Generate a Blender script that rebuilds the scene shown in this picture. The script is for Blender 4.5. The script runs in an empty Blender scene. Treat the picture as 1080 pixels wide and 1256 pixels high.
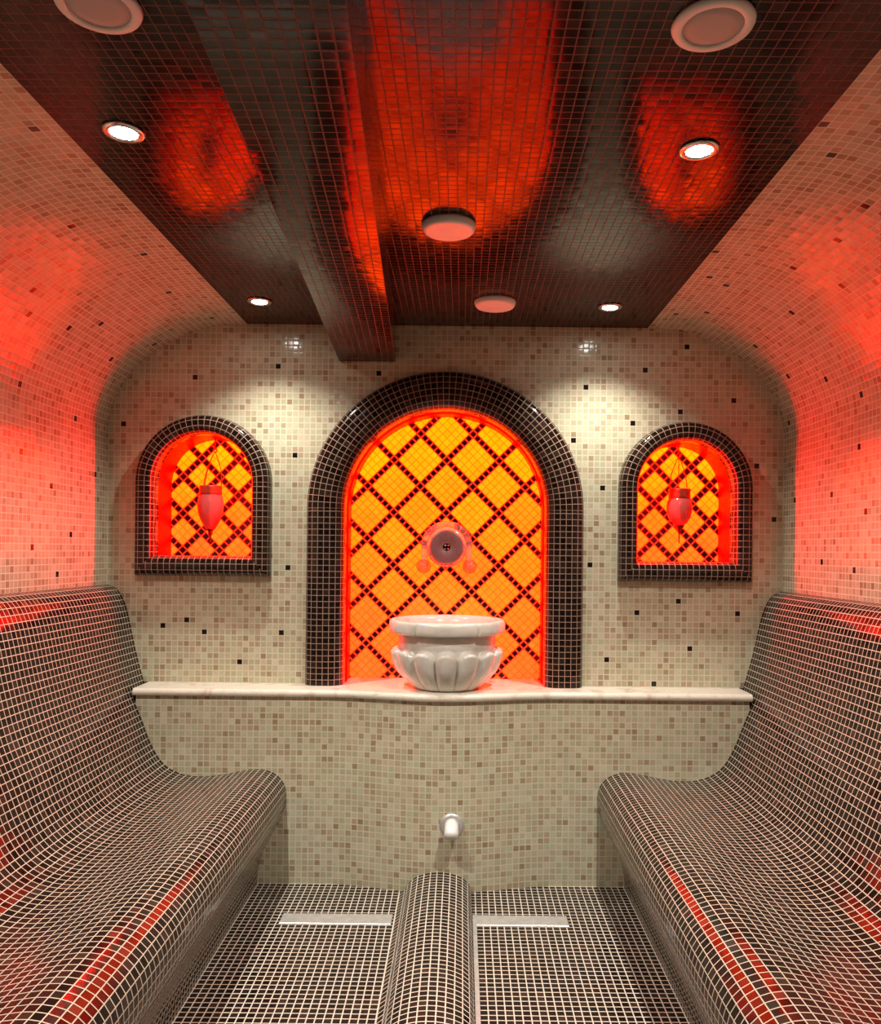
import bpy, math, random
from mathutils import Vector, Matrix

S = bpy.context.scene
COL = S.collection
rnd = random.Random(7)
PT = 0.0220                    # mosaic pitch in metres (tile + joint)
PI = math.pi

# ------------------------------------------------------------------ measurements
HW, CE, ZS, EA, EB = 1.256, 0.745, 1.606, 0.511, 0.418   # half width, half ceiling, vault spring, vault radii
ZC = 2.024                     # ceiling height
YF = -4.3                      # wall behind the camera
SHELF = 0.691                  # top of the marble shelf
YL = -0.13                     # face of the low wall under the shelf
NICHE = 0.15                   # depth of the niches behind the wall
def bulge(x):
    return 0.068 * 0.5 * (1 + math.cos(PI * min(1, abs(x) / 0.42)))

# ------------------------------------------------------------------ object helpers
def link(o, parent=None):
    COL.objects.link(o)
    if parent is not None:
        o.parent = parent
    return o

def empty(name, loc):
    o = bpy.data.objects.new(name, None)
    o.empty_display_size = 0.05
    o.location = loc
    return link(o)

def tag(o, label=None, cat=None, group=None, kind=None):
    for k, v in (('label', label), ('category', cat), ('group', group), ('kind', kind)):
        if v:
            o[k] = v
    return o

def mesh(name, V, Fc, mat, parent=None, uv=None, acc=None, smooth=False, loc=None):
    me = bpy.data.meshes.new(name)
    me.from_pydata([tuple(v) for v in V], [], Fc)
    if uv is not None:
        l = me.uv_layers.new(name='UVMap')
        flat = [c for f in uv for p in f for c in p]
        l.data.foreach_set('uv', flat)
    if acc is not None:
        a = me.attributes.new('accent', 'FLOAT', 'FACE')
        a.data.foreach_set('value', acc)
    if smooth:
        me.polygons.foreach_set('use_smooth', [True] * len(Fc))
    me.materials.append(mat)
    me.update()
    o = bpy.data.objects.new(name, me)
    if loc is not None:
        o.location = loc
    return link(o, parent)

def grid(name, rows, mat, parent=None, flip=False, skip=None, accents=(), u0=0, v0=0, smooth=False, loc=None):
    """rows[i][j] = point; one face per mosaic tile, uv in tile units"""
    ni, nj = len(rows), len(rows[0])
    V = [p for r in rows for p in r]
    Fc, uv, acc = [], [], []
    A = set(accents)
    for i in range(ni - 1):
        for j in range(nj - 1):
            if skip and skip(i, j):
                continue
            f = [i * nj + j, (i + 1) * nj + j, (i + 1) * nj + j + 1, i * nj + j + 1]
            t = [(i + u0, j + v0), (i + 1 + u0, j + v0), (i + 1 + u0, j + 1 + v0), (i + u0, j + 1 + v0)]
            if flip:
                f.reverse(); t.reverse()
            Fc.append(f); uv.append(t); acc.append(1.0 if (i, j) in A else 0.0)
    return mesh(name, V, Fc, mat, parent, uv, acc, smooth, loc)

def resample(P, pitch):
    L = [0]
    for a, b in zip(P, P[1:]):
        L.append(L[-1] + math.dist(a, b))
    n = max(1, round(L[-1] / pitch)); out = []; k = 0
    for i in range(n + 1):
        s = L[-1] * i / n
        while k < len(P) - 2 and L[k + 1] < s:
            k += 1
        u = 0 if L[k + 1] == L[k] else (s - L[k]) / (L[k + 1] - L[k])
        out.append(tuple(a + (b - a) * u for a, b in zip(P[k], P[k + 1])))
    return out

def smoothline(P, n=12):
    """Catmull-Rom through P"""
    Q = [P[0]] + list(P) + [P[-1]]; out = []
    for k in range(1, len(Q) - 2):
        p0, p1, p2, p3 = Q[k - 1:k + 3]
        for i in range(n):
            t = i / n
            out.append(tuple(0.5 * (2 * b + (c - a) * t + (2 * a - 5 * b + 4 * c - d) * t * t + (3 * b - a - 3 * c + d) * t ** 3)
                             for a, b, c, d in zip(p0, p1, p2, p3)))
    out.append(tuple(P[-1]))
    return out

def lathe(name, prof, mat, parent=None, seg=48, rfun=None, smooth=True, axis='Z', loc=None):
    """prof = [(r, z)]; ends with r = 0 are closed"""
    V, Fc = [], []
    idx = []
    for k, (r, z) in enumerate(prof):
        if r < 1e-7:
            idx.append([len(V)]); V.append((0, 0, z))
        else:
            row = []
            for s in range(seg):
                a = 2 * PI * s / seg
                rr = rfun(a, k, r) if rfun else r
                row.append(len(V)); V.append((rr * math.cos(a), rr * math.sin(a), z))
            idx.append(row)
    for a, b in zip(idx, idx[1:]):
        for s in range(seg):
            t = (s + 1) % seg
            if len(a) == 1 and len(b) == 1:
                continue
            if len(a) == 1:
                Fc.append([a[0], b[t], b[s]])
            elif len(b) == 1:
                Fc.append([a[s], a[t], b[0]])
            else:
                Fc.append([a[s], a[t], b[t], b[s]])
    if axis == 'Y':           # z becomes -y (towards the camera)
        V = [(x, -z, y) for x, y, z in V]
    o = mesh(name, V, Fc, mat, parent, smooth=smooth, loc=loc)
    return o

def tube(name, pts, r, mat, parent=None, seg=10):
    V, Fc = [], []
    n = len(pts)
    P = [Vector(p) for p in pts]
    ref = None
    for k in range(n):
        d = (P[min(n - 1, k + 1)] - P[max(0, k - 1)]).normalized()
        if ref is None:
            ref = Vector((0, 0, 1)) if abs(d.z) < 0.9 else Vector((1, 0, 0))
        a = (ref - d * ref.dot(d)).normalized(); b = d.cross(a); ref = a
        rr = r[k] if isinstance(r, (list, tuple)) else r
        for s in range(seg):
            t = 2 * PI * s / seg
            V.append(P[k] + a * (rr * math.cos(t)) + b * (rr * math.sin(t)))
    for k in range(n - 1):
        for s in range(seg):
            t = (s + 1) % seg
            Fc.append([k * seg + s, k * seg + t, (k + 1) * seg + t, (k + 1) * seg + s])
    Fc.append(list(range(seg))[::-1]); Fc.append([(n - 1) * seg + s for s in range(seg)])
    return mesh(name, V, Fc, mat, parent, smooth=True)

# ------------------------------------------------------------------ materials
class NT:
    def __init__(self, name):
        m = bpy.data.materials.new(name); m.use_nodes = True
        self.m = m; self.t = m.node_tree; self.t.nodes.clear()
        self.out = self.t.nodes.new('ShaderNodeOutputMaterial')
    def n(self, typ, **kw):
        x = self.t.nodes.new(typ)
        for k, v in kw.items():
            setattr(x, k, v)
        return x
    def set(self, sock, v):
        if isinstance(v, bpy.types.NodeSocket):
            self.t.links.new(v, sock)
        elif v is not None:
            sock.default_value = v
    def math(self, op, a, b=None, c=None):
        x = self.n('ShaderNodeMath', operation=op)
        for s, v in zip(x.inputs, (a, b, c)):
            self.set(s, v)
        return x.outputs[0]
    def vec(self, op, a, b=None):
        x = self.n('ShaderNodeVectorMath', operation=op)
        self.set(x.inputs[0], a)
        if b is not None:
            self.set(x.inputs[3] if op == 'SCALE' else x.inputs[1], b)
        return x.outputs[0]
    def mix(self, f, a, b, mode='MIX'):
        x = self.n('ShaderNodeMix', data_type='RGBA', blend_type=mode)
        self.set(x.inputs[0], f); self.set(x.inputs[6], a); self.set(x.inputs[7], b)
        return x.outputs[2]
    def fmix(self, f, a, b):
        x = self.n('ShaderNodeMix', data_type='FLOAT')
        self.set(x.inputs[0], f); self.set(x.inputs[2], a); self.set(x.inputs[3], b)
        return x.outputs[0]
    def step(self, v, lo, hi):
        x = self.n('ShaderNodeMapRange', interpolation_type='SMOOTHSTEP')
        self.set(x.inputs[0], v); x.inputs[1].default_value = lo; x.inputs[2].default_value = hi
        return x.outputs[0]
    def ramp(self, v, stops, mode='LINEAR'):
        x = self.n('ShaderNodeValToRGB'); x.color_ramp.interpolation = mode
        e = x.color_ramp.elements
        while len(e) < len(stops):
            e.new(0.5)
        for el, (p, c) in zip(e, stops):
            el.position = p; el.color = (*c, 1)
        self.set(x.inputs[0], v)
        return x.outputs[0]
    def bsdf(self, base=None, rough=None, spec=None, normal=None, metal=None, **kw):
        b = self.n('ShaderNodeBsdfPrincipled')
        self.set(b.inputs['Base Color'], base); self.set(b.inputs['Roughness'], rough)
        self.set(b.inputs['Specular IOR Level'], spec); self.set(b.inputs['Metallic'], metal)
        if normal is not None:
            self.set(b.inputs['Normal'], normal)
        for k, v in kw.items():
            self.set(b.inputs[k], v)
        self.t.links.new(b.outputs[0], self.out.inputs[0])
        return b

def c4(c):
    return (*c, 1)

def mosaic(name, stops, grout, accent=(0.012, 0.008, 0.008), rough=0.1, spec=0.5, tilt=0.03, pillow=0.05, gw=0.075, mode='LINEAR', groutrough=0.6, ior=1.5):
    k = NT(name)
    uv = k.n('ShaderNodeUVMap', uv_map='UVMap').outputs[0]
    sp = k.n('ShaderNodeSeparateXYZ'); k.set(sp.inputs[0], uv)
    u, v = sp.outputs[0], sp.outputs[1]
    fx, fy = k.math('FRACT', u), k.math('FRACT', v)
    cb = k.n('ShaderNodeCombineXYZ'); k.set(cb.inputs[0], k.math('FLOOR', u)); k.set(cb.inputs[1], k.math('FLOOR', v))
    wn = k.n('ShaderNodeTexWhiteNoise', noise_dimensions='3D'); k.set(wn.inputs['Vector'], k.vec('ADD', cb.outputs[0], (0.37, 0.41, 3.3)))
    rs = k.n('ShaderNodeSeparateColor'); k.set(rs.inputs[0], wn.outputs['Color'])
    dx = k.math('MINIMUM', fx, k.math('SUBTRACT', 1.0, fx))
    dy = k.math('MINIMUM', fy, k.math('SUBTRACT', 1.0, fy))
    mask = k.step(k.math('MINIMUM', dx, dy), gw * 0.7, gw * 1.25)
    tile = k.ramp(wn.outputs['Value'], stops, mode)
    # faint mottling inside the glass paste
    nz = k.n('ShaderNodeTexNoise'); k.set(nz.inputs['Vector'], uv); nz.inputs['Scale'].default_value = 2.3
    tile = k.mix(0.35, tile, k.mix(nz.outputs['Fac'], (0.55, 0.55, 0.55, 1), (1.3, 1.3, 1.3, 1)), 'MULTIPLY')
    at = k.n('ShaderNodeAttribute', attribute_name='accent')
    tile = k.mix(at.outputs['Fac'], tile, c4(accent))
    nz2 = k.n('ShaderNodeTexNoise'); k.set(nz2.inputs['Vector'], uv); nz2.inputs['Scale'].default_value = 0.31
    g = k.mix(nz2.outputs['Fac'], c4([x * 0.8 for x in grout]), c4([min(1, x * 1.15) for x in grout]))
    col = k.mix(mask, g, tile)
    tg = k.n('ShaderNodeTangent', direction_type='UV_MAP', uv_map='UVMap').outputs[0]
    nn = k.n('ShaderNodeNewGeometry').outputs['Normal']
    bt = k.vec('CROSS_PRODUCT', nn, tg)
    def slope(r, f):
        c = k.math('MULTIPLY_ADD', f, 2.0, -1.0)
        c3 = k.math('MULTIPLY', c, k.math('MULTIPLY', c, c))
        return k.math('MULTIPLY', mask, k.math('ADD', k.math('MULTIPLY', k.math('SUBTRACT', r, 0.5), 2 * tilt), k.math('MULTIPLY', c3, pillow)))
    nrm = k.vec('ADD', nn, k.vec('ADD', k.vec('SCALE', tg, slope(rs.outputs[0], fx)), k.vec('SCALE', bt, slope(rs.outputs[1], fy))))
    nrm = k.vec('NORMALIZE', nrm)
    k.bsdf(col, k.fmix(mask, groutrough, k.math('MULTIPLY_ADD', rs.outputs[2], rough * 0.5, rough * 0.75)), k.fmix(mask, 0.15, spec), nrm, IOR=ior)
    return k.m

CREAM = [(0.0, (0.38, 0.28, 0.18)), (0.06, (0.45, 0.36, 0.24)), (0.2, (0.57, 0.46, 0.33)), (0.38, (0.53, 0.52, 0.35)), (0.6, (0.62, 0.56, 0.41)), (0.78, (0.68, 0.62, 0.46)), (0.9, (0.56, 0.58, 0.41)), (1.0, (0.72, 0.69, 0.53))]
DARK = [(0.0, (0.008, 0.004, 0.003)), (0.5, (0.014, 0.008, 0.006)), (0.85, (0.024, 0.013, 0.010)), (1.0, (0.045, 0.025, 0.019))]
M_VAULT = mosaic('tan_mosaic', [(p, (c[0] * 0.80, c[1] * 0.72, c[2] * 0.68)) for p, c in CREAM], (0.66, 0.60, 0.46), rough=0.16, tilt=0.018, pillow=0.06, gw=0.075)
M_CREAM = mosaic('cream_mosaic', [(p, (c[0] * 0.93, c[1] * 0.93, c[2] * 0.91)) for p, c in CREAM], (0.70, 0.65, 0.49), rough=0.14, tilt=0.018, pillow=0.06, gw=0.085)
M_BENCH = mosaic('dark_bench_mosaic', DARK, (0.58, 0.50, 0.39), rough=0.13, tilt=0.012, pillow=0.03, gw=0.055, spec=0.24)
M_FLOOR = mosaic('dark_floor_mosaic', DARK, (0.74, 0.66, 0.56), rough=0.2, tilt=0.02, pillow=0.05, gw=0.075, spec=0.30)
M_CEIL = mosaic('dark_ceiling_mosaic', DARK, (0.15, 0.065, 0.05), rough=0.11, tilt=0.009, pillow=0.03, gw=0.05, spec=0.17)
M_FRAME = mosaic('dark_frame_mosaic', DARK, (0.40, 0.28, 0.21), rough=0.12, tilt=0.02, pillow=0.05, gw=0.05, spec=0.32)
M_RED = mosaic('red_reveal_mosaic', [(0, (0.40, 0.002, 0.002)), (1, (0.50, 0.003, 0.002))], (0.42, 0.003, 0.003), rough=0.3, tilt=0.02, pillow=0.05, gw=0.06, spec=0.06)

def lattice(name, x0, z0, pitch, N, zlo, zhi, R=12.0, gap=0.09):
    """translucent backlit mosaic laid diagonally with dark diamond lines"""
    k = NT(name)
    pos = k.n('ShaderNodeTexCoord').outputs['Object']
    sp = k.n('ShaderNodeSeparateXYZ'); k.set(sp.inputs[0], pos)
    X = k.math('SUBTRACT', sp.outputs[0], x0); Z = k.math('SUBTRACT', sp.outputs[2], z0)
    q = 1 / (math.sqrt(2) * pitch)
    a = k.math('MULTIPLY_ADD', k.math('ADD', X, Z), q, 0.5); b = k.math('MULTIPLY_ADD', k.math('SUBTRACT', X, Z), q, 0.5)
    fa, fb, ia, ib = k.math('FRACT', a), k.math('FRACT', b), k.math('FLOOR', a), k.math('FLOOR', b)
    la = k.math('COMPARE', k.math('FLOORED_MODULO', ia, float(N)), 0.0, 0.3)
    lb = k.math('COMPARE', k.math('FLOORED_MODULO', ib, float(N)), 0.0, 0.3)
    line = k.math('MAXIMUM', la, lb)
    d = k.math('MINIMUM', k.math('MINIMUM', fa, k.math('SUBTRACT', 1.0, fa)), k.math('MINIMUM', fb, k.math('SUBTRACT', 1.0, fb)))
    mask = k.step(d, 0.05, 0.12)
    dark = k.math('MULTIPLY', line, k.step(d, gap, gap + 0.07))
    def noise(u, v, sd):
        cb = k.n('ShaderNodeCombineXYZ'); k.set(cb.inputs[0], u); k.set(cb.inputs[1], v); cb.inputs[2].default_value = sd
        w = k.n('ShaderNodeTexWhiteNoise', noise_dimensions='3D'); k.set(w.inputs['Vector'], cb.outputs[0])
        return w.outputs['Value']
    dn = noise(k.math('FLOOR', k.math('DIVIDE', ia, float(N))), k.math('FLOOR', k.math('DIVIDE', ib, float(N))), 2.5)
    tn = noise(ia, ib, 7.5)
    cl = k.n('ShaderNodeTexNoise'); k.set(cl.inputs['Vector'], pos); cl.inputs['Scale'].default_value = 14
    h = k.n('ShaderNodeMapRange'); k.set(h.inputs[0], sp.outputs[2]); h.inputs[1].default_value = zlo; h.inputs[2].default_value = zhi
    tone = k.math('ADD', h.outputs[0], k.math('MULTIPLY_ADD', dn, 0.22, -0.11))
    glow = k.ramp(tone, [(0.0, (1.0, 0.0150, 0.0013)), (0.45, (1.0, 0.0250, 0.0006)), (1.0, (1.0, 0.048, 0.0001))])
    var = k.math('MULTIPLY_ADD', tn, 0.16, k.math('MULTIPLY_ADD', cl.outputs['Fac'], 0.35, 0.74))
    var = k.math('MULTIPLY', var, k.fmix(mask, 0.58, 1.0))
    glow = k.mix(1.0, glow, k.n('ShaderNodeCombineColor').outputs[0], 'MULTIPLY') if False else glow
    glow = k.vec('SCALE', glow, k.math('MULTIPLY', var, R))
    ln = k.mix(dark, (1.6, 0.03, 0.008, 1), (0.02, 0.001, 0.001, 1))
    em = k.mix(line, glow, ln)
    base = k.mix(dark, (0.34, 0.11, 0.02, 1), (0.010, 0.003, 0.003, 1))
    bs = k.bsdf(base, 0.16, 0.2)
    k.set(bs.inputs['Emission Color'], em); bs.inputs['Emission Strength'].default_value = 1.0
    return k.m

def plain(name, col, rough=0.4, metal=0.0, spec=0.5, noise=0.0, scale=20, **kw):
    k = NT(name)
    base = c4(col)
    if noise:
        nz = k.n('ShaderNodeTexNoise'); nz.inputs['Scale'].default_value = scale; nz.inputs['Detail'].default_value = 6
        k.set(nz.inputs['Vector'], k.n('ShaderNodeTexCoord').outputs['Object'])
        base = k.mix(nz.outputs['Fac'], c4([c * (1 - noise) for c in col]), c4([min(1, c * (1 + noise)) for c in col]))
    k.bsdf(base, rough, spec, None, metal, **kw)
    return k.m

def marble(name, light, vein, rough, scale):
    k = NT(name)
    pos = k.n('ShaderNodeTexCoord').outputs['Object']
    n1 = k.n('ShaderNodeTexNoise'); n1.inputs['Scale'].default_value = scale; n1.inputs['Detail'].default_value = 8; n1.inputs['Distortion'].default_value = 1.6
    k.set(n1.inputs['Vector'], pos)
    n2 = k.n('ShaderNodeTexNoise'); n2.inputs['Scale'].default_value = scale * 9; n2.inputs['Detail'].default_value = 4
    k.set(n2.inputs['Vector'], pos)
    base = k.ramp(n1.outputs['Fac'], [(0.30, vein), (0.47, light), (1.0, light)])
    base = k.mix(0.5, base, k.mix(n2.outputs['Fac'], (0.7, 0.7, 0.7, 1), (1.15, 1.15, 1.15, 1)), 'MULTIPLY')
    k.bsdf(base, rough, 0.5)
    return k.m

M_SHELF = marble('shelf_marble', (0.92, 0.87, 0.75), (0.72, 0.60, 0.47), 0.25, 9)
M_BASIN = marble('basin_marble', (0.76, 0.73, 0.66), (0.64, 0.60, 0.53), 0.22, 5)
M_WHITE = plain('white_plastic', (0.86, 0.83, 0.78), 0.4)
M_GRILLE = plain('speaker_grille', (0.50, 0.46, 0.43), 0.6, noise=0.08, scale=300)
M_PIPE = plain('white_enamel', (0.85, 0.85, 0.84), 0.25)
M_CHROME = plain('chrome', (0.80, 0.76, 0.73), 0.10, 1.0)
M_TAPBODY = plain('clear_tap_body', (1.0, 0.80, 0.72), 0.12, 0.0, **{'Transmission Weight': 0.75, 'IOR': 1.3})
M_KNOB = plain('amber_knob', (0.95, 0.30, 0.16), 0.15, 0.0, **{'Transmission Weight': 0.5, 'IOR': 1.3})
M_TAPFACE = plain('dark_tap_face', (0.26, 0.15, 0.15), 0.35, 0.2, noise=0.15, scale=60)
M_STEEL = plain('brushed_steel', (0.66, 0.66, 0.64), 0.36, 0.5, noise=0.3, scale=40)
M_WIRE = plain('lamp_wire', (0.25, 0.06, 0.03), 0.35, 0.5)
M_COLLAR = plain('lamp_metal', (0.55, 0.06, 0.035), 0.3, 0.4)
M_TIP = plain('lamp_dark_metal', (0.10, 0.012, 0.010), 0.3, 0.5)

def glass_lamp(name):
    k = NT(name)
    d = k.n('ShaderNodeBsdfPrincipled'); d.inputs['Base Color'].default_value = (0.62, 0.16, 0.15, 1); d.inputs['Roughness'].default_value = 0.12
    t = k.n('ShaderNodeBsdfTranslucent'); t.inputs[0].default_value = (0.45, 0.06, 0.05, 1)
    mx = k.n('ShaderNodeMixShader'); mx.inputs[0].default_value = 0.35
    k.t.links.new(d.outputs[0], mx.inputs[1]); k.t.links.new(t.outputs[0], mx.inputs[2]); k.t.links.new(mx.outputs[0], k.out.inputs[0])
    return k.m
M_GLASS = glass_lamp('pink_lamp_glass')

def emit(name, col, s):
    k = NT(name)
    e = k.n('ShaderNodeEmission'); e.inputs[0].default_value = c4(col); e.inputs[1].default_value = s
    k.t.links.new(e.outputs[0], k.out.inputs[0])
    return k.m
M_LED = emit('red_led', (1.0, 0.0, 0.0), 30.0)
M_LEDS = emit('red_led_bright', (1.0, 0.0, 0.0), 420.0)
M_BULB = emit('lit_bulb', (1.0, 0.97, 0.90), 60.0)

# ------------------------------------------------------------------ room shell
NY = round(-YF / PT)
YS = [-j * PT for j in range(NY + 1)]

# vaulted side walls
def vault():
    P = [(HW, 1.0), (HW, ZS)]
    for q in range(1, 65):
        t = PI / 2 * q / 64
        P.append((CE + EA * math.cos(t), ZS + EB * math.sin(t)))
    return P
VP = resample(vault(), PT)
SP = sum(math.dist(a, b) for a, b in zip(VP, VP[1:])) / (len(VP) - 1)
LEFT = [(1.275, -1.377), (1.145, -0.965), (1.229, -0.708), (0.928, -0.775), (0.869, -0.705), (0.892, -0.506), (0.951, -0.414), (1.204, -0.408), (1.228, -0.089), (1.007, -0.061), (0.869, -0.18), (0.668, -0.601), (0.625, -0.246), (0.467, -0.587), (0.385, -0.412), (0.445, -0.088), (0.224, -0.274), (0.184, -0.512), (0.105, -0.373)]
RIGHT = [(1.322, -1.417), (1.262, -1.305), (1.116, -1.148), (1.079, -0.974), (1.099, -0.757), (0.982, -0.793), (1.005, -0.514), (1.324, -0.755), (1.288, -0.569), (1.221, -0.516), (1.287, -0.178), (1.203, -0.249), (1.219, -0.014), (0.984, -0.175), (0.827, -0.181), (0.747, -0.414), (0.669, -0.589), (0.665, -0.063), (0.387, -0.107), (0.387, -0.38), (0.326, -0.612), (0.169, -0.325), (0.149, -0.534), (0.526, -0.564)]
for nm, sg, AC in (('wall_left', -1, LEFT), ('wall_right', 1, RIGHT)):
    acc = [(int(s / SP), int(-y / PT)) for s, y in AC]
    for q in range(34):        # the same scatter goes on past the camera
        acc.append((rnd.randrange(len(VP) - 1), rnd.randrange(70, NY)))
    o = grid(nm, [[(sg * x, y, z) for y in YS] for x, z in VP], M_VAULT, flip=(sg < 0), accents=acc, u0=300 + sg * 100)
    tag(o, 'cream mosaic side wall curving into the ceiling, on the side %s the ceiling beam' % ('nearer' if sg < 0 else 'away from'), 'wall', kind='structure')

# ceiling
NXC = round(2 * CE / PT)
XS = [-CE + 2 * CE * i / NXC for i in range(NXC + 1)]
tag(grid('ceiling', [[(x, y, ZC) for y in YS] for x in XS], M_CEIL, u0=900), 'dark glossy mosaic ceiling reflecting the red niches', 'ceiling', kind='structure')

# beam: slightly skewed box hanging under the ceiling
def beam():
    SK = -0.051; x0, x1, zb = -0.400, -0.192, 1.889
    path = resample([(x0, ZC), (x0, zb)], PT)[:-1] + resample([(x0, zb), (x1, zb)], PT)[:-1] + resample([(x1, zb), (x1, ZC)], PT)
    rows = [[(x + SK * y, y, z) for y in YS] for x, z in path]
    return grid('ceiling_beam', rows, M_CEIL, u0=1300)
tag(beam(), 'dark mosaic boxed beam running under the ceiling', 'beam', kind='structure')

# niches: centre x, half width outer, half width inner, spring z, bottom z outer, bottom z inner (None = stands on the shelf)
NI = [(0.0, 0.512, 0.370, 1.340, SHELF, None), (-0.893, 0.249, 0.179, 1.432, 1.086, 1.160), (0.886, 0.246, 0.176, 1.428, 1.082, 1.156)]

def in_arch(x, z, cx, r, zs, zb):
    x = abs(x - cx)
    return (zb <= z <= zs and x < r) or (z > zs and math.hypot(x, z - zs) < r)

# back wall with the niche openings left out
NXB = round(2 * HW / PT) + 2; NZB = round((ZC - SHELF) / PT) + 1
xb0 = -NXB * PT / 2
BACK = [(-0.626, 1.875), (-0.933, 1.815), (-1.202, 1.651), (-0.551, 1.548), (-0.965, 0.93), (-1.048, 0.89), (-0.881, 0.887), (-0.573, 1.117), (-0.595, 0.868), (-0.757, 0.764), (0.736, 1.872), (0.517, 1.792), (1.057, 1.753), (0.859, 1.715), (0.682, 1.671), (0.482, 1.609), (1.162, 1.512), (0.588, 1.427), (1.222, 1.31), (0.528, 1.14), (0.87, 1.019), (0.71, 0.957), (1.087, 0.961), (0.909, 0.84), (0.609, 0.794), (0.79, 0.712), (0.892, 1.953), (-0.259, 1.852)]
def back_skip(i, j):
    x, z = xb0 + (i + .5) * PT, SHELF + (j + .5) * PT
    for cx, ro, ri, zs, zb, zi in NI:
        m = ri + 0.012
        if in_arch(x, z, cx, m, zs, (zi - 0.012) if zi else -9):
            return True
    if z > ZS and abs(x) > CE and ((abs(x) - CE) / (EA + .03)) ** 2 + ((z - ZS) / (EB + .03)) ** 2 > 1:
        return True
    return z > ZC + PT or abs(x) > HW + PT
o = grid('wall_back', [[(xb0 + i * PT, 0, SHELF + j * PT) for j in range(NZB + 1)] for i in range(NXB + 1)], M_CREAM, skip=back_skip,
         accents=[(int((x - xb0) / PT), int((z - SHELF) / PT)) for x, z in BACK])
tag(o, 'cream mosaic end wall around the three lit arches', 'wall', kind='structure')

# low wall under the shelf, bowed out in the middle
NXL = round(2.18 / PT); NZL = round(SHELF / PT)
o = grid('wall_low', [[(-1.09 + 2.18 * i / NXL, YL - bulge(-1.09 + 2.18 * i / NXL), (SHELF - 0.02) * j / NZL) for j in range(NZL + 1)] for i in range(NXL + 1)], M_CREAM, u0=700)
tag(o, 'low cream mosaic wall under the marble shelf, bowed out in the middle', 'wall', kind='structure')

# wall behind the camera
def front_skip(i, j):
    x, z = xb0 + (i + .5) * PT, (j + .5) * PT
    return z > ZS and abs(x) > CE and ((abs(x) - CE) / (EA + .03)) ** 2 + ((z - ZS) / (EB + .03)) ** 2 > 1 or z > ZC + PT
NZF = round(ZC / PT) + 1
o = grid('wall_front', [[(xb0 + i * PT, YS[-1], j * PT) for j in range(NZF + 1)] for i in range(NXB + 1)], M_CREAM, flip=True, skip=front_skip, u0=1600)
tag(o, 'cream mosaic wall opposite the lit arches', 'wall', kind='structure')

# floor
NXF = round(1.34 / PT)
o = grid('floor', [[(-0.67 + 1.34 * i / NXF, y, 0) for y in YS] for i in range(NXF + 1)], M_FLOOR, flip=True, u0=2000)
tag(o, 'dark mosaic floor with pale joints', 'floor', kind='structure')

# rounded ridge along the middle of the floor
rp = [(-0.135, 0.0), (-0.118, 0.012)]
for q in range(1, 24):
    t = PI - PI * q / 24
    rp.append((0.112 * math.cos(t), 0.012 + 0.062 * math.sin(t) ** 0.9))
rp += [(0.110, 0.012), (0.113, 0.0)]
rp = resample(rp, PT)
o = grid('trim_1', [[(x - 0.006, y, z) for y in YS if y < YL - 0.05] for x, z in rp], M_FLOOR, u0=2300)
tag(o, 'rounded dark mosaic ridge running along the middle of the floor', 'floor ridge', kind='structure')

# ------------------------------------------------------------------ niches
def arch_paths(cx, ro, ri, zs, zb, zi):
    """matching outer / inner points as segments; each segment = list of (outer, inner, s)"""
    segs = []
    dl = PT
    # left leg upwards
    zbi = zi if zi else zb
    n = max(1, round((zs - zb) / dl))
    segs.append([((cx - ro, zb + (zs - zb) * k / n), (cx - ri, zbi + (zs - zbi) * k / n)) for k in range(n + 1)])
    L = PI * (ro + ri) / 2; n = round(L / dl)
    segs.append([((cx - ro * math.cos(PI * k / n), zs + ro * math.sin(PI * k / n)), (cx - ri * math.cos(PI * k / n), zs + ri * math.sin(PI * k / n))) for k in range(n + 1)])
    n = max(1, round((zs - zb) / dl))
    segs.append([((cx + ro, zs - (zs - zb) * k / n), (cx + ri, zs - (zs - zbi) * k / n)) for k in range(n + 1)])
    if zi:
        n = round(2 * ro / dl)
        segs.append([((cx + ro - 2 * ro * k / n, zb), (cx + ri - 2 * ri * k / n, zi)) for k in range(n + 1)])
    return segs

def frame_profile(dep):
    """(u across from outer to inner, y) - rounded roll standing out from the wall and turning into the niche"""
    P = [(0.0, 0.002)]
    for q in range(0, 33):
        t = PI * q / 32
        c, s = math.cos(t), math.sin(t)
        P.append((0.5 - 0.5 * math.copysign(abs(c) ** 0.62, c), -dep * abs(s) ** 0.72))
    P.append((1.0, 0.014))
    return P

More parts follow.
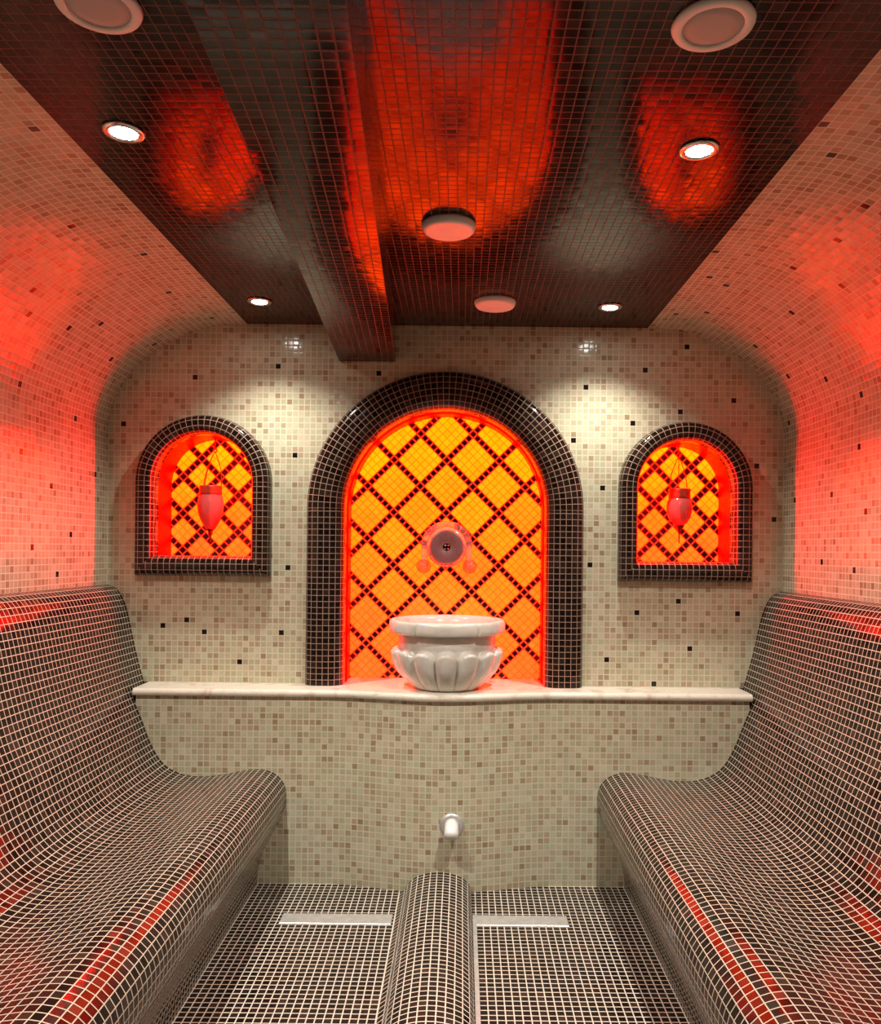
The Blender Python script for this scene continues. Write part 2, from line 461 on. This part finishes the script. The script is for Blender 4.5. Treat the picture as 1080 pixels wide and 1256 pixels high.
def build_niche(idx, N, mat_panel, dep, label, mat_led):
    cx, ro, ri, zs, zb, zi = N
    base = empty('window_%d' % idx, (cx, 0, zb))
    tag(base, label, 'lit niche', kind='structure')
    w = ro - ri
    P = frame_profile(dep)
    arc = [0]
    for a, b in zip(P, P[1:]):
        arc.append(arc[-1] + math.hypot((b[0] - a[0]) * w, b[1] - a[1]))
    V, Fc, uv = [], [], []
    vs = 0
    for si, seg in enumerate(arch_paths(*N)):
        b0 = len(V); m = len(P)
        for (ox, oz), (ix, iz) in seg:
            for (u, y) in P:
                V.append((ox + (ix - ox) * u - cx, y, oz + (iz - oz) * u - zb))
        for k in range(len(seg) - 1):
            for q in range(m - 1):
                Fc.append([b0 + k * m + q, b0 + (k + 1) * m + q, b0 + (k + 1) * m + q + 1, b0 + k * m + q + 1])
                u0, u1 = arc[q] / PT, arc[q + 1] / PT
                if si == 1:
                    uv.append([(u0, vs + k), (u0, vs + k + 1), (u1, vs + k + 1), (u1, vs + k)])
                else:
                    ax = 0 if si == 3 else 2
                    cs = [V[f][ax] / PT for f in Fc[-1]]
                    uv.append([(uu, vs + cc) for uu, cc in zip((u0, u0, u1, u1), cs)])
        vs += len(seg) - 1 + 40
    mesh('frame', V, Fc, M_FRAME, base, uv, smooth=True)
    # reveal
    V, Fc, uv = [], [], []; vs = 0
    ny = max(2, round((NICHE - 0.014) / PT))
    for seg in arch_paths(*N):
        b0 = len(V)
        for (_, (ix, iz)) in seg:
            for q in range(ny + 1):
                V.append((ix - cx, 0.014 + (NICHE - 0.014) * q / ny, iz - zb))
        for k in range(len(seg) - 1):
            for q in range(ny):
                Fc.append([b0 + k * (ny + 1) + q, b0 + (k + 1) * (ny + 1) + q, b0 + (k + 1) * (ny + 1) + q + 1, b0 + k * (ny + 1) + q + 1])
                uv.append([(q, vs + k), (q, vs + k + 1), (q + 1, vs + k + 1), (q + 1, vs + k)])
        vs += len(seg) - 1
    mesh('reveal', V, Fc, M_RED, base, uv)
    # red LED ribbon stuck round the reveal
    V, Fc = [], []
    ys = [0.044, 0.044, 0.055, 0.055]
    segs = arch_paths(*N)[:3]
    h = len(segs[1]) // 2
    if cx < -0.1:              # small niches: only on the leg that faces the side wall, and half of the arch
        segs = [segs[1][h:], segs[2]]
    elif cx > 0.1:
        segs = [segs[0], segs[1][:h + 1]]
    for seg in segs:
        b0 = len(V)
        for (_, (ix, iz)) in seg:
            d = Vector((cx - ix, max(0.0, zs - iz) * 0 + (zs - iz if iz > zs else 0.0)))
            d = d.normalized() if d.length > 1e-6 else Vector((0, -1))
            for y, e in zip(ys, (0.0005, 0.003, 0.003, 0.0005)):
                V.append((ix + d.x * e - cx, y, iz + d.y * e - zb))
        for k in range(len(seg) - 1):
            for q in range(3):
                Fc.append([b0 + k * 4 + q, b0 + (k + 1) * 4 + q, b0 + (k + 1) * 4 + q + 1, b0 + k * 4 + q + 1])
    mesh('led_strip', V, Fc, mat_led, base)
    # backlit panel, with a back and a little thickness
    pts = [p[1] for seg in arch_paths(*N)[:3] for p in seg]
    out = []
    for p in pts:
        if not out or math.dist(out[-1], p) > 1e-6:
            out.append(p)
    n = len(out)
    V = [(x - cx, NICHE, z - zb) for x, z in out] + [(x - cx, NICHE + 0.012, z - zb) for x, z in out]
    Fc = [list(range(n)), list(range(2 * n - 1, n - 1, -1))] + [[k, (k + 1) % n, n + (k + 1) % n, n + k][::-1] for k in range(n)]
    mesh('lattice_panel', V, Fc, mat_panel, base)
    return base

MP = [lattice('backlit_lattice', 0.0, 1.5425 - NI[0][4], 0.02416, 6, 0.05, 1.0),
      lattice('backlit_lattice_small', -1.027 - NI[1][0], 1.468 - NI[1][4], 0.02534, 4, 0.02, 0.48, gap=0.055),
      lattice('backlit_lattice_small_b', 0.812 - NI[2][0], 1.382 - NI[2][4], 0.02534, 4, 0.02, 0.48, gap=0.055)]
build_niche(1, NI[0], MP[0], 0.058, 'tall arched niche with dark mosaic frame and glowing orange lattice, standing on the shelf', M_LED)
build_niche(2, NI[1], MP[1], 0.056, 'small arched niche with glowing lattice in the end wall below the beam side of the ceiling', M_LEDS)
build_niche(3, NI[2], MP[2], 0.056, 'small arched niche with glowing lattice in the end wall on the side without the beam', M_LEDS)

# ------------------------------------------------------------------ marble shelf
def shelf():
    xs = []
    for k in range(121):
        xs.append(-1.095 + 2.19 * k / 120)
    cross = [(0, 0.0)]
    T = 0.026
    for q in range(0, 9):
        t = PI / 2 - PI * q / 8
        cross.append((-0.013 * math.cos(t) , -T / 2 + T / 2 * math.sin(t)))
    V, Fc = [], []
    for x in xs:
        yf = -0.150 - bulge(x)
        yb = NICHE - 0.002 if abs(x) < NI[0][2] - 0.002 else -0.001
        row = [(x, yb, SHELF)] + [(x, yf + 0.013 + dy, SHELF + dz) for dy, dz in cross[1:]] + [(x, yb, SHELF - T)]
        V += row
    m = len(V) // len(xs)
    for k in range(len(xs) - 1):
        for q in range(m):
            r = (q + 1) % m
            Fc.append([k * m + q, k * m + r, (k + 1) * m + r, (k + 1) * m + q])
    Fc.append(list(range(m))[::-1]); Fc.append([(len(xs) - 1) * m + q for q in range(m)])
    return mesh('marble_shelf', V, Fc, M_SHELF)
tag(shelf(), 'long white marble shelf on the low wall, running between the two benches', 'shelf')

# ------------------------------------------------------------------ benches
BP = [(1.252, 1.052), (1.232, 1.045), (1.205, 1.022), (1.183, 0.975), (1.168, 0.918), (1.144, 0.81), (1.109, 0.683), (1.068, 0.581), (1.032, 0.490),
      (0.990, 0.425), (0.935, 0.391), (0.871, 0.379), (0.790, 0.384), (0.720, 0.398), (0.655, 0.407), (0.605, 0.398), (0.570, 0.372), (0.553, 0.335),
      (0.554, 0.280), (0.572, 0.225), (0.605, 0.165), (0.635, 0.105), (0.648, 0.05), (0.652, 0.0)]
BPS = resample(smoothline(BP, 10), PT)
ka = min(range(len(BPS)), key=lambda i: abs(BPS[i][1] - 0.425) + (0 if BPS[i][0] > 0.9 else 9))
kb = min(range(len(BPS)), key=lambda i: abs(BPS[i][1] - 0.280) + (0 if BPS[i][0] < 0.6 else 9))
def bench(sg, label):
    root = empty('tiled_bench', (sg * 0.95, YF / 2, 0))
    tag(root, label, 'bench')
    off = (-sg * 0.95, -YF / 2, 0)
    def part(name, a, b):
        rows = []
        for x, z in BPS[a:b + 1]:
            ye = -0.001 if z > SHELF else YL - 0.001
            ye = YL - 0.001 if z < SHELF - 0.03 else -0.001
            rows.append([(sg * x + off[0], (y if y < ye else ye) + off[1], z) for y in YS[:-4]])
        skip = None
        if name != 'backrest':
            nskip = int(-YL / PT)
            skip = lambda i, j: j < nskip
        return grid(name, rows, M_BENCH, root, flip=(sg > 0), u0=2600 + a + int(sg) * 200, skip=skip)
    part('backrest', 0, ka); part('seat', ka, kb); part('base', kb, len(BPS) - 1)
    return root
bench(-1, 'dark mosaic tiled bench with curved backrest on the left, beside the longer floor drain')
bench(1, 'dark mosaic tiled bench with curved backrest on the right, beside the shorter floor drain')

# ------------------------------------------------------------------ basin
def basin():
    root = empty('marble_basin', (0.012, -0.052, SHELF))
    tag(root, 'white marble basin with lobed bowl standing on the shelf in the tall arch', 'basin')
    # rim: thick bullnose with flat sections
    seg = 360
    def rim_r(a, k, r):
        if r < 0.19:
            return r
        d = abs((a - 1.5 * PI + PI / 4) % (PI / 2) - PI / 4)      # angle from the nearest flat section's middle
        wdt = math.radians(32)
        e = abs(d - wdt)
        f = 0.0045 if d < wdt else 0.0
        gr = 0.007 * max(0, 1 - e / math.radians(1.9))
        return r - f - gr
    R = 0.2155
    P = [(0.166, 0.198), (0.196, 0.201)]
    for q in range(0, 13):
        t = -PI / 2 + PI * q / 12
        P.append((R - 0.014 + 0.014 * abs(math.cos(t)) ** 0.6, 0.2255 + 0.0235 * math.copysign(abs(math.sin(t)) ** 0.8, math.sin(t))))
    P += [(0.195, 0.2495), (0.180, 0.247), (0.172, 0.238), (0.166, 0.215), (0.166, 0.198)]
    lathe('rim', P, M_BASIN, root, seg, rim_r)
    # bowl: straight neck, then sixteen swelling lobes that close in to the foot
    NL = 14
    prof = [(0.0, 0.0), (0.10, 0.0), (0.112, 0.003)]
    zz = [0.012, 0.024, 0.038, 0.052, 0.066, 0.080, 0.094, 0.106, 0.116, 0.124, 0.131, 0.137, 0.142, 0.146, 0.150, 0.156, 0.165, 0.18, 0.199]
    def body(z):
        # smooth inner body under the lobes
        t = min(1, z / 0.15)
        return 0.112 + (0.176 - 0.112) * math.sin(t * PI / 2) ** 0.9
    for z in zz:
        prof.append((body(z), z))
    prof += [(0.165, 0.199), (0.160, 0.16), (0.140, 0.10), (0.09, 0.055), (0.0, 0.045)]
    def bowl_r(a, k, r):
        z = prof[k][1]
        if k < 2 or k > 2 + len(zz) or z > 0.1501:
            return r
        ph = ((a - 1.5 * PI) / (2 * PI) * NL) % 1.0
        ph = min(ph, 1 - ph) * 2                     # 0 at lobe middle, 1 at the crease
        lobe = math.sqrt(max(0, 1 - ph ** 2.4))
        top = 0.149 - 0.024 * ph ** 2.4                # rounded tongue tops
        t = max(0, min(1, (top - z) / 0.011)) ** 0.55
        t2 = min(1, (z + 0.02) / 0.09)
        return r - 0.003 + 0.034 * t * t2 * lobe
    lathe('bowl', prof, M_BASIN, root, 14 * 24, bowl_r)
    return root
basin()

# ------------------------------------------------------------------ wall tap above the basin
def tap():
    root = empty('wall_tap', (0.004, NICHE, 1.203))
    tag(root, 'round wall tap with dark disc face on the glowing lattice above the basin', 'tap')
    # hood: arched ring that straddles the disc and runs down to the two knobs
    pts = []
    for q in range(0, 41):
        t = -0.25 + (PI + 0.5) * q / 40
        pts.append((0.086 * math.cos(t), -0.018, 0.008 + 0.080 * math.sin(t)))
    pts = [(0.082, -0.018, -0.075), (0.086, -0.018, -0.045)] + pts + [(-0.086, -0.018, -0.045), (-0.082, -0.018, -0.075)]
    tube('hood', pts, 0.013, M_TAPBODY, root, 16)
    # dish behind the disc, then the disc itself
    lathe('dish', [(0.0, -0.002), (0.060, 0.0), (0.074, 0.012), (0.078, 0.028), (0.075, 0.040), (0.066, 0.046), (0.0, 0.046)], M_TAPBODY, root, 48, axis='Y')
    lathe('disc', [(0.0, 0.0455), (0.064, 0.0455), (0.066, 0.049), (0.060, 0.052), (0.02, 0.050), (0.014, 0.046), (0.0, 0.046)], M_TAPFACE, root, 48, axis='Y')
    for dx, dz in ((-0.006, 0.006), (0.006, 0.006), (-0.006, -0.006), (0.006, -0.006)):
        lathe('hole', [(0.0, 0.0455), (0.003, 0.0455), (0.003, 0.0495), (0.0, 0.0505)], M_CHROME, root, 10, axis='Y', loc=(dx, 0, dz))
    for sx in (-1, 1):
        kn = lathe('knob', [(0.0, -0.001), (0.026, 0.0), (0.028, 0.006), (0.020, 0.011), (0.012, 0.013), (0.0115, 0.026), (0.015, 0.029), (0.014, 0.037), (0.0, 0.039)], M_KNOB, root, 28, axis='Y', loc=(sx * 0.090, 0, -0.075))
    return root
tap()

# ------------------------------------------------------------------ steam nozzle in the low wall
def nozzle():
    y = YL - bulge(0.035)
    root = empty('steam_nozzle', (0.037, y, 0.237))
    tag(root, 'white round pipe nozzle sticking out of the low wall under the basin', 'nozzle')
    lathe('flange', [(0.0, 0.0), (0.041, 0.0), (0.042, 0.004), (0.039, 0.008), (0.030, 0.011), (0.0, 0.011)], M_STEEL, root, 40, axis='Y')
    pts = [(0, -0.008, 0.002), (0, -0.03, 0.0), (0, -0.05, -0.004), (0, -0.064, -0.012), (0, -0.070, -0.020)]
    tube('pipe', pts, [0.025, 0.025, 0.025, 0.0245, 0.024], M_PIPE, root, 24)
    return root
nozzle()

# ------------------------------------------------------------------ hanging glass lamps in the small niches
def lamp(pos, top, label, body, collar, tip):
    x, y, z = pos
    root = empty('hanging_lamp', (x, y, z))
    tag(root, label, 'hanging lamp', 'glass lamps hanging in the small niches')
    lathe('glass', body, M_GLASS, root, 32)
    lathe('collar', collar, M_COLLAR, root, 32)
    lathe('tip', tip, M_TIP, root, 20)
    zc = collar[-1][1]; rc = collar[0][0]
    apex = Vector((top[0] - x, 0, top[1] - z))
    for a in (0.5, 2.6, 4.4):
        s = Vector((rc * math.cos(a), rc * math.sin(a) * 0.9, zc))
        pts = []
        for q in range(9):
            u = q / 8
            p = s.lerp(apex, u); w = math.sin(PI * u) * 0.010
            p += Vector((math.cos(a) * w, math.sin(a) * w, 0)); pts.append(p)
        tube('wire', pts, 0.0017, M_WIRE, root, 6)
    hook = [apex + Vector((0.008 * math.sin(t), 0, 0.004 - 0.008 * math.cos(t))) for t in [q * PI / 6 for q in range(0, 10)]]
    hk = tube('hook', [apex + Vector((0, 0, -0.004))] + hook[1:] + [apex + Vector((0, 0.0, 0.02)), apex + Vector((0, 0, top[2] - top[1]))], 0.0022, M_WIRE, root, 6)
    return root
bodyA = [(0.040, 0.130), (0.046, 0.110), (0.048, 0.090), (0.046, 0.065), (0.038, 0.038), (0.026, 0.014), (0.018, 0.0), (0.0, -0.002)]
bodyB = [(0.038, 0.098), (0.044, 0.088), (0.047, 0.068), (0.047, 0.050), (0.041, 0.026), (0.030, 0.008), (0.018, -0.004), (0.0, -0.006)]
tipA = [(0.0, 0.03), (0.016, 0.022), (0.019, 0.004), (0.013, -0.004), (0.008, -0.012), (0.009, -0.018), (0.004, -0.026), (0.003, -0.048), (0.0, -0.052)]
tipB = [(0.0, 0.006), (0.019, -0.002), (0.017, -0.012), (0.008, -0.018), (0.006, -0.028), (0.003, -0.034), (0.002, -0.070), (0.0, -0.072)]
lamp((-0.890, 0.055, 1.262), (-0.876, 1.556, 1.607), 'pink glass lamp hanging on wires in the small niche on the beam side', [(r * 1.0, z * 1.0) for r, z in bodyA], [(0.039, 0.128), (0.042, 0.131), (0.041, 0.140), (0.040, 0.150), (0.042, 0.160), (0.040, 0.163), (0.035, 0.163)], tipA)
lamp((0.884, 0.055, 1.298), (0.880, 1.554, 1.602), 'pink glass lamp with rounder bulb hanging in the small niche away from the beam', bodyB, [(0.037, 0.096), (0.041, 0.099), (0.040, 0.110), (0.040, 0.122), (0.042, 0.130), (0.039, 0.134), (0.035, 0.134)], tipB)

# ------------------------------------------------------------------ ceiling fittings
def downlight(x, y, label, power, size):
    root = empty('downlight', (x, y, ZC))
    tag(root, label, 'downlight', 'small bright downlights in the ceiling')
    lathe('ring', [(0.026, 0.0), (0.040, 0.0), (0.0415, -0.003), (0.038, -0.006), (0.030, -0.0065), (0.027, -0.004), (0.026, 0.0)], M_CHROME, root, 40)
    lathe('bulb', [(0.0, -0.0045), (0.0255, -0.0045)], M_BULB, root, 32)
    spot(x, y, power, size)
    return root

def spot(x, y, power, size=108, blend=1.0):
    l = bpy.data.lights.new('downlight_beam', 'SPOT'); l.energy = power; l.color = (1.0, 0.95, 0.84)
    l.spot_size = math.radians(size); l.spot_blend = blend; l.shadow_soft_size = 0.014
    o = bpy.data.objects.new('downlight_beam', l); o.location = (x, y, ZC - 0.012)
    link(o)

PW = 68.0
downlight(-0.625, -1.366, 'glowing downlight nearer the camera in the ceiling, between beam and curved wall', PW * 1.4, 140)
downlight(0.544, -1.318, 'glowing downlight nearer the camera in the ceiling, on the side without the beam', PW * 1.4, 140)
downlight(-0.628, -0.278, 'glowing downlight close to the end wall above the small niche on the beam side', PW * 0.54, 118)
downlight(0.557, -0.256, 'glowing downlight close to the end wall above the small niche away from the beam', PW * 0.54, 118)
for x in (-0.62, 0.55):        # the next pair along the ceiling, above and behind the camera
    spot(x, -2.42, PW * 0.5, 104)
    spot(x, -3.5, PW * 0.2, 104)

def speaker(x, y, label):
    root = empty('ceiling_speaker', (x, y, ZC))
    tag(root, label, 'speaker', 'flat round ceiling speakers')
    lathe('ring', [(0.046, 0.0), (0.063, 0.0), (0.0645, -0.003), (0.062, -0.008), (0.050, -0.010), (0.047, -0.008), (0.046, 0.0)], M_WHITE, root, 56)
    lathe('grille', [(0.0, -0.0085), (0.03, -0.008), (0.0475, -0.0065), (0.0475, 0.0)], M_GRILLE, root, 56)
    return root
speaker(-0.505, -1.742, 'flat round speaker in the ceiling next to the beam, at the top of the view')
speaker(0.449, -1.712, 'flat round speaker in the ceiling on the side away from the beam')

def vent(x, y, label):
    root = empty('ceiling_vent', (x, y, ZC))
    tag(root, label, 'ceiling vent', 'raised round white ceiling vents')
    lathe('collar', [(0.0, 0.0), (0.068, 0.0), (0.0695, -0.003), (0.0695, -0.007), (0.066, -0.015), (0.062, -0.0195), (0.056, -0.020)], M_WHITE, root, 56)
    lathe('face', [(0.056, -0.020), (0.046, -0.0205), (0.042, -0.019), (0.024, -0.0185), (0.020, -0.020), (0.0, -0.0205)], M_WHITE, root, 56)
    return root
vent(0.020, -0.925, 'raised round white ceiling vent midway along the ceiling, inside the red reflection')
vent(0.165, -0.300, 'raised round white ceiling vent nearest the end wall, above the tall arch')

# ------------------------------------------------------------------ drains and metal strip in the floor
def drain(x0, x1, label):
    y0, y1 = -0.440, -0.370
    cx, cy = (x0 + x1) / 2, (y0 + y1) / 2
    root = empty('floor_drain', (cx, cy, 0))
    tag(root, label, 'drain', 'metal channel drains in the floor')
    w, d, h = (x1 - x0) / 2, (y1 - y0) / 2, 0.005
    e = 0.004
    V, Fc = [], []
    def ringbox(ax, ay, z):
        b = len(V); V.extend([(-ax, -ay, z), (ax, -ay, z), (ax, ay, z), (-ax, ay, z)]); return b
    rs = [ringbox(w, d, 0.0005), ringbox(w, d, h * .6), ringbox(w - .002, d - .002, h), ringbox(w - e, d - e, h), ringbox(w - e, d - e, h - .002)]
    for a, b in zip(rs, rs[1:]):
        for q in range(4):
            r = (q + 1) % 4
            Fc.append([a + q, a + r, b + r, b + q])
    mesh('surround', V, Fc, M_STEEL, root)
    V = []
    b0 = ringbox(w - e, d - e, h - .002)
    mesh('cover', V, [[0, 1, 2, 3]], M_STEEL, root)
    return root
drain(-0.505, -0.150, 'longer metal channel drain in the floor on the side of the nearby left bench')
drain(0.118, 0.415, 'shorter metal channel drain in the floor joining the long metal strip')
def strip():
    x0, x1, y0, y1, h = 0.109, 0.122, YF + 0.02, -0.372, 0.006
    V = [(x0, y0, 0.0005), (x1, y0, 0.0005), (x1, y1, 0.0005), (x0, y1, 0.0005), (x0, y0, h), (x1, y0, h), (x1, y1, h), (x0, y1, h)]
    Fc = [[0, 3, 2, 1], [4, 5, 6, 7], [0, 1, 5, 4], [1, 2, 6, 5], [2, 3, 7, 6], [3, 0, 4, 7]]
    o = mesh('trim_2', V, Fc, M_STEEL)
    return tag(o, 'narrow metal strip along one foot of the floor ridge', 'metal strip', kind='structure')
strip()

# ------------------------------------------------------------------ world, camera, view
w = bpy.data.worlds.new('dark'); S.world = w; w.use_nodes = True
w.node_tree.nodes['Background'].inputs[0].default_value = (0, 0, 0, 1)
cam = bpy.data.cameras.new('camera'); co = bpy.data.objects.new('camera', cam); link(co)
FPX = 980.0
cam.sensor_fit = 'HORIZONTAL'; cam.sensor_width = 36.0; cam.lens = 36.0 * FPX / 1080
cam.shift_x = -(566 - 540) / 1080; cam.shift_y = (676 - 628) / 1080
cam.clip_start = 0.02
co.matrix_world = Matrix.Translation((0.062, -2.97, 1.188)) @ Matrix.Rotation(PI / 2, 4, 'X') @ Matrix.Rotation(math.radians(0.6), 4, 'Z')
S.camera = co
S.view_settings.view_transform = 'Standard'; S.view_settings.look = 'None'
S.view_settings.exposure = 0.0; S.view_settings.gamma = 1.0
S.view_settings.use_curve_mapping = False
S.cycles.use_denoising = True
S.cycles.max_bounces = 8; S.cycles.diffuse_bounces = 4; S.cycles.glossy_bounces = 4
S.cycles.sample_clamp_indirect = 6.0; S.cycles.sample_clamp_direct = 0.0
S.cycles.use_light_tree = True
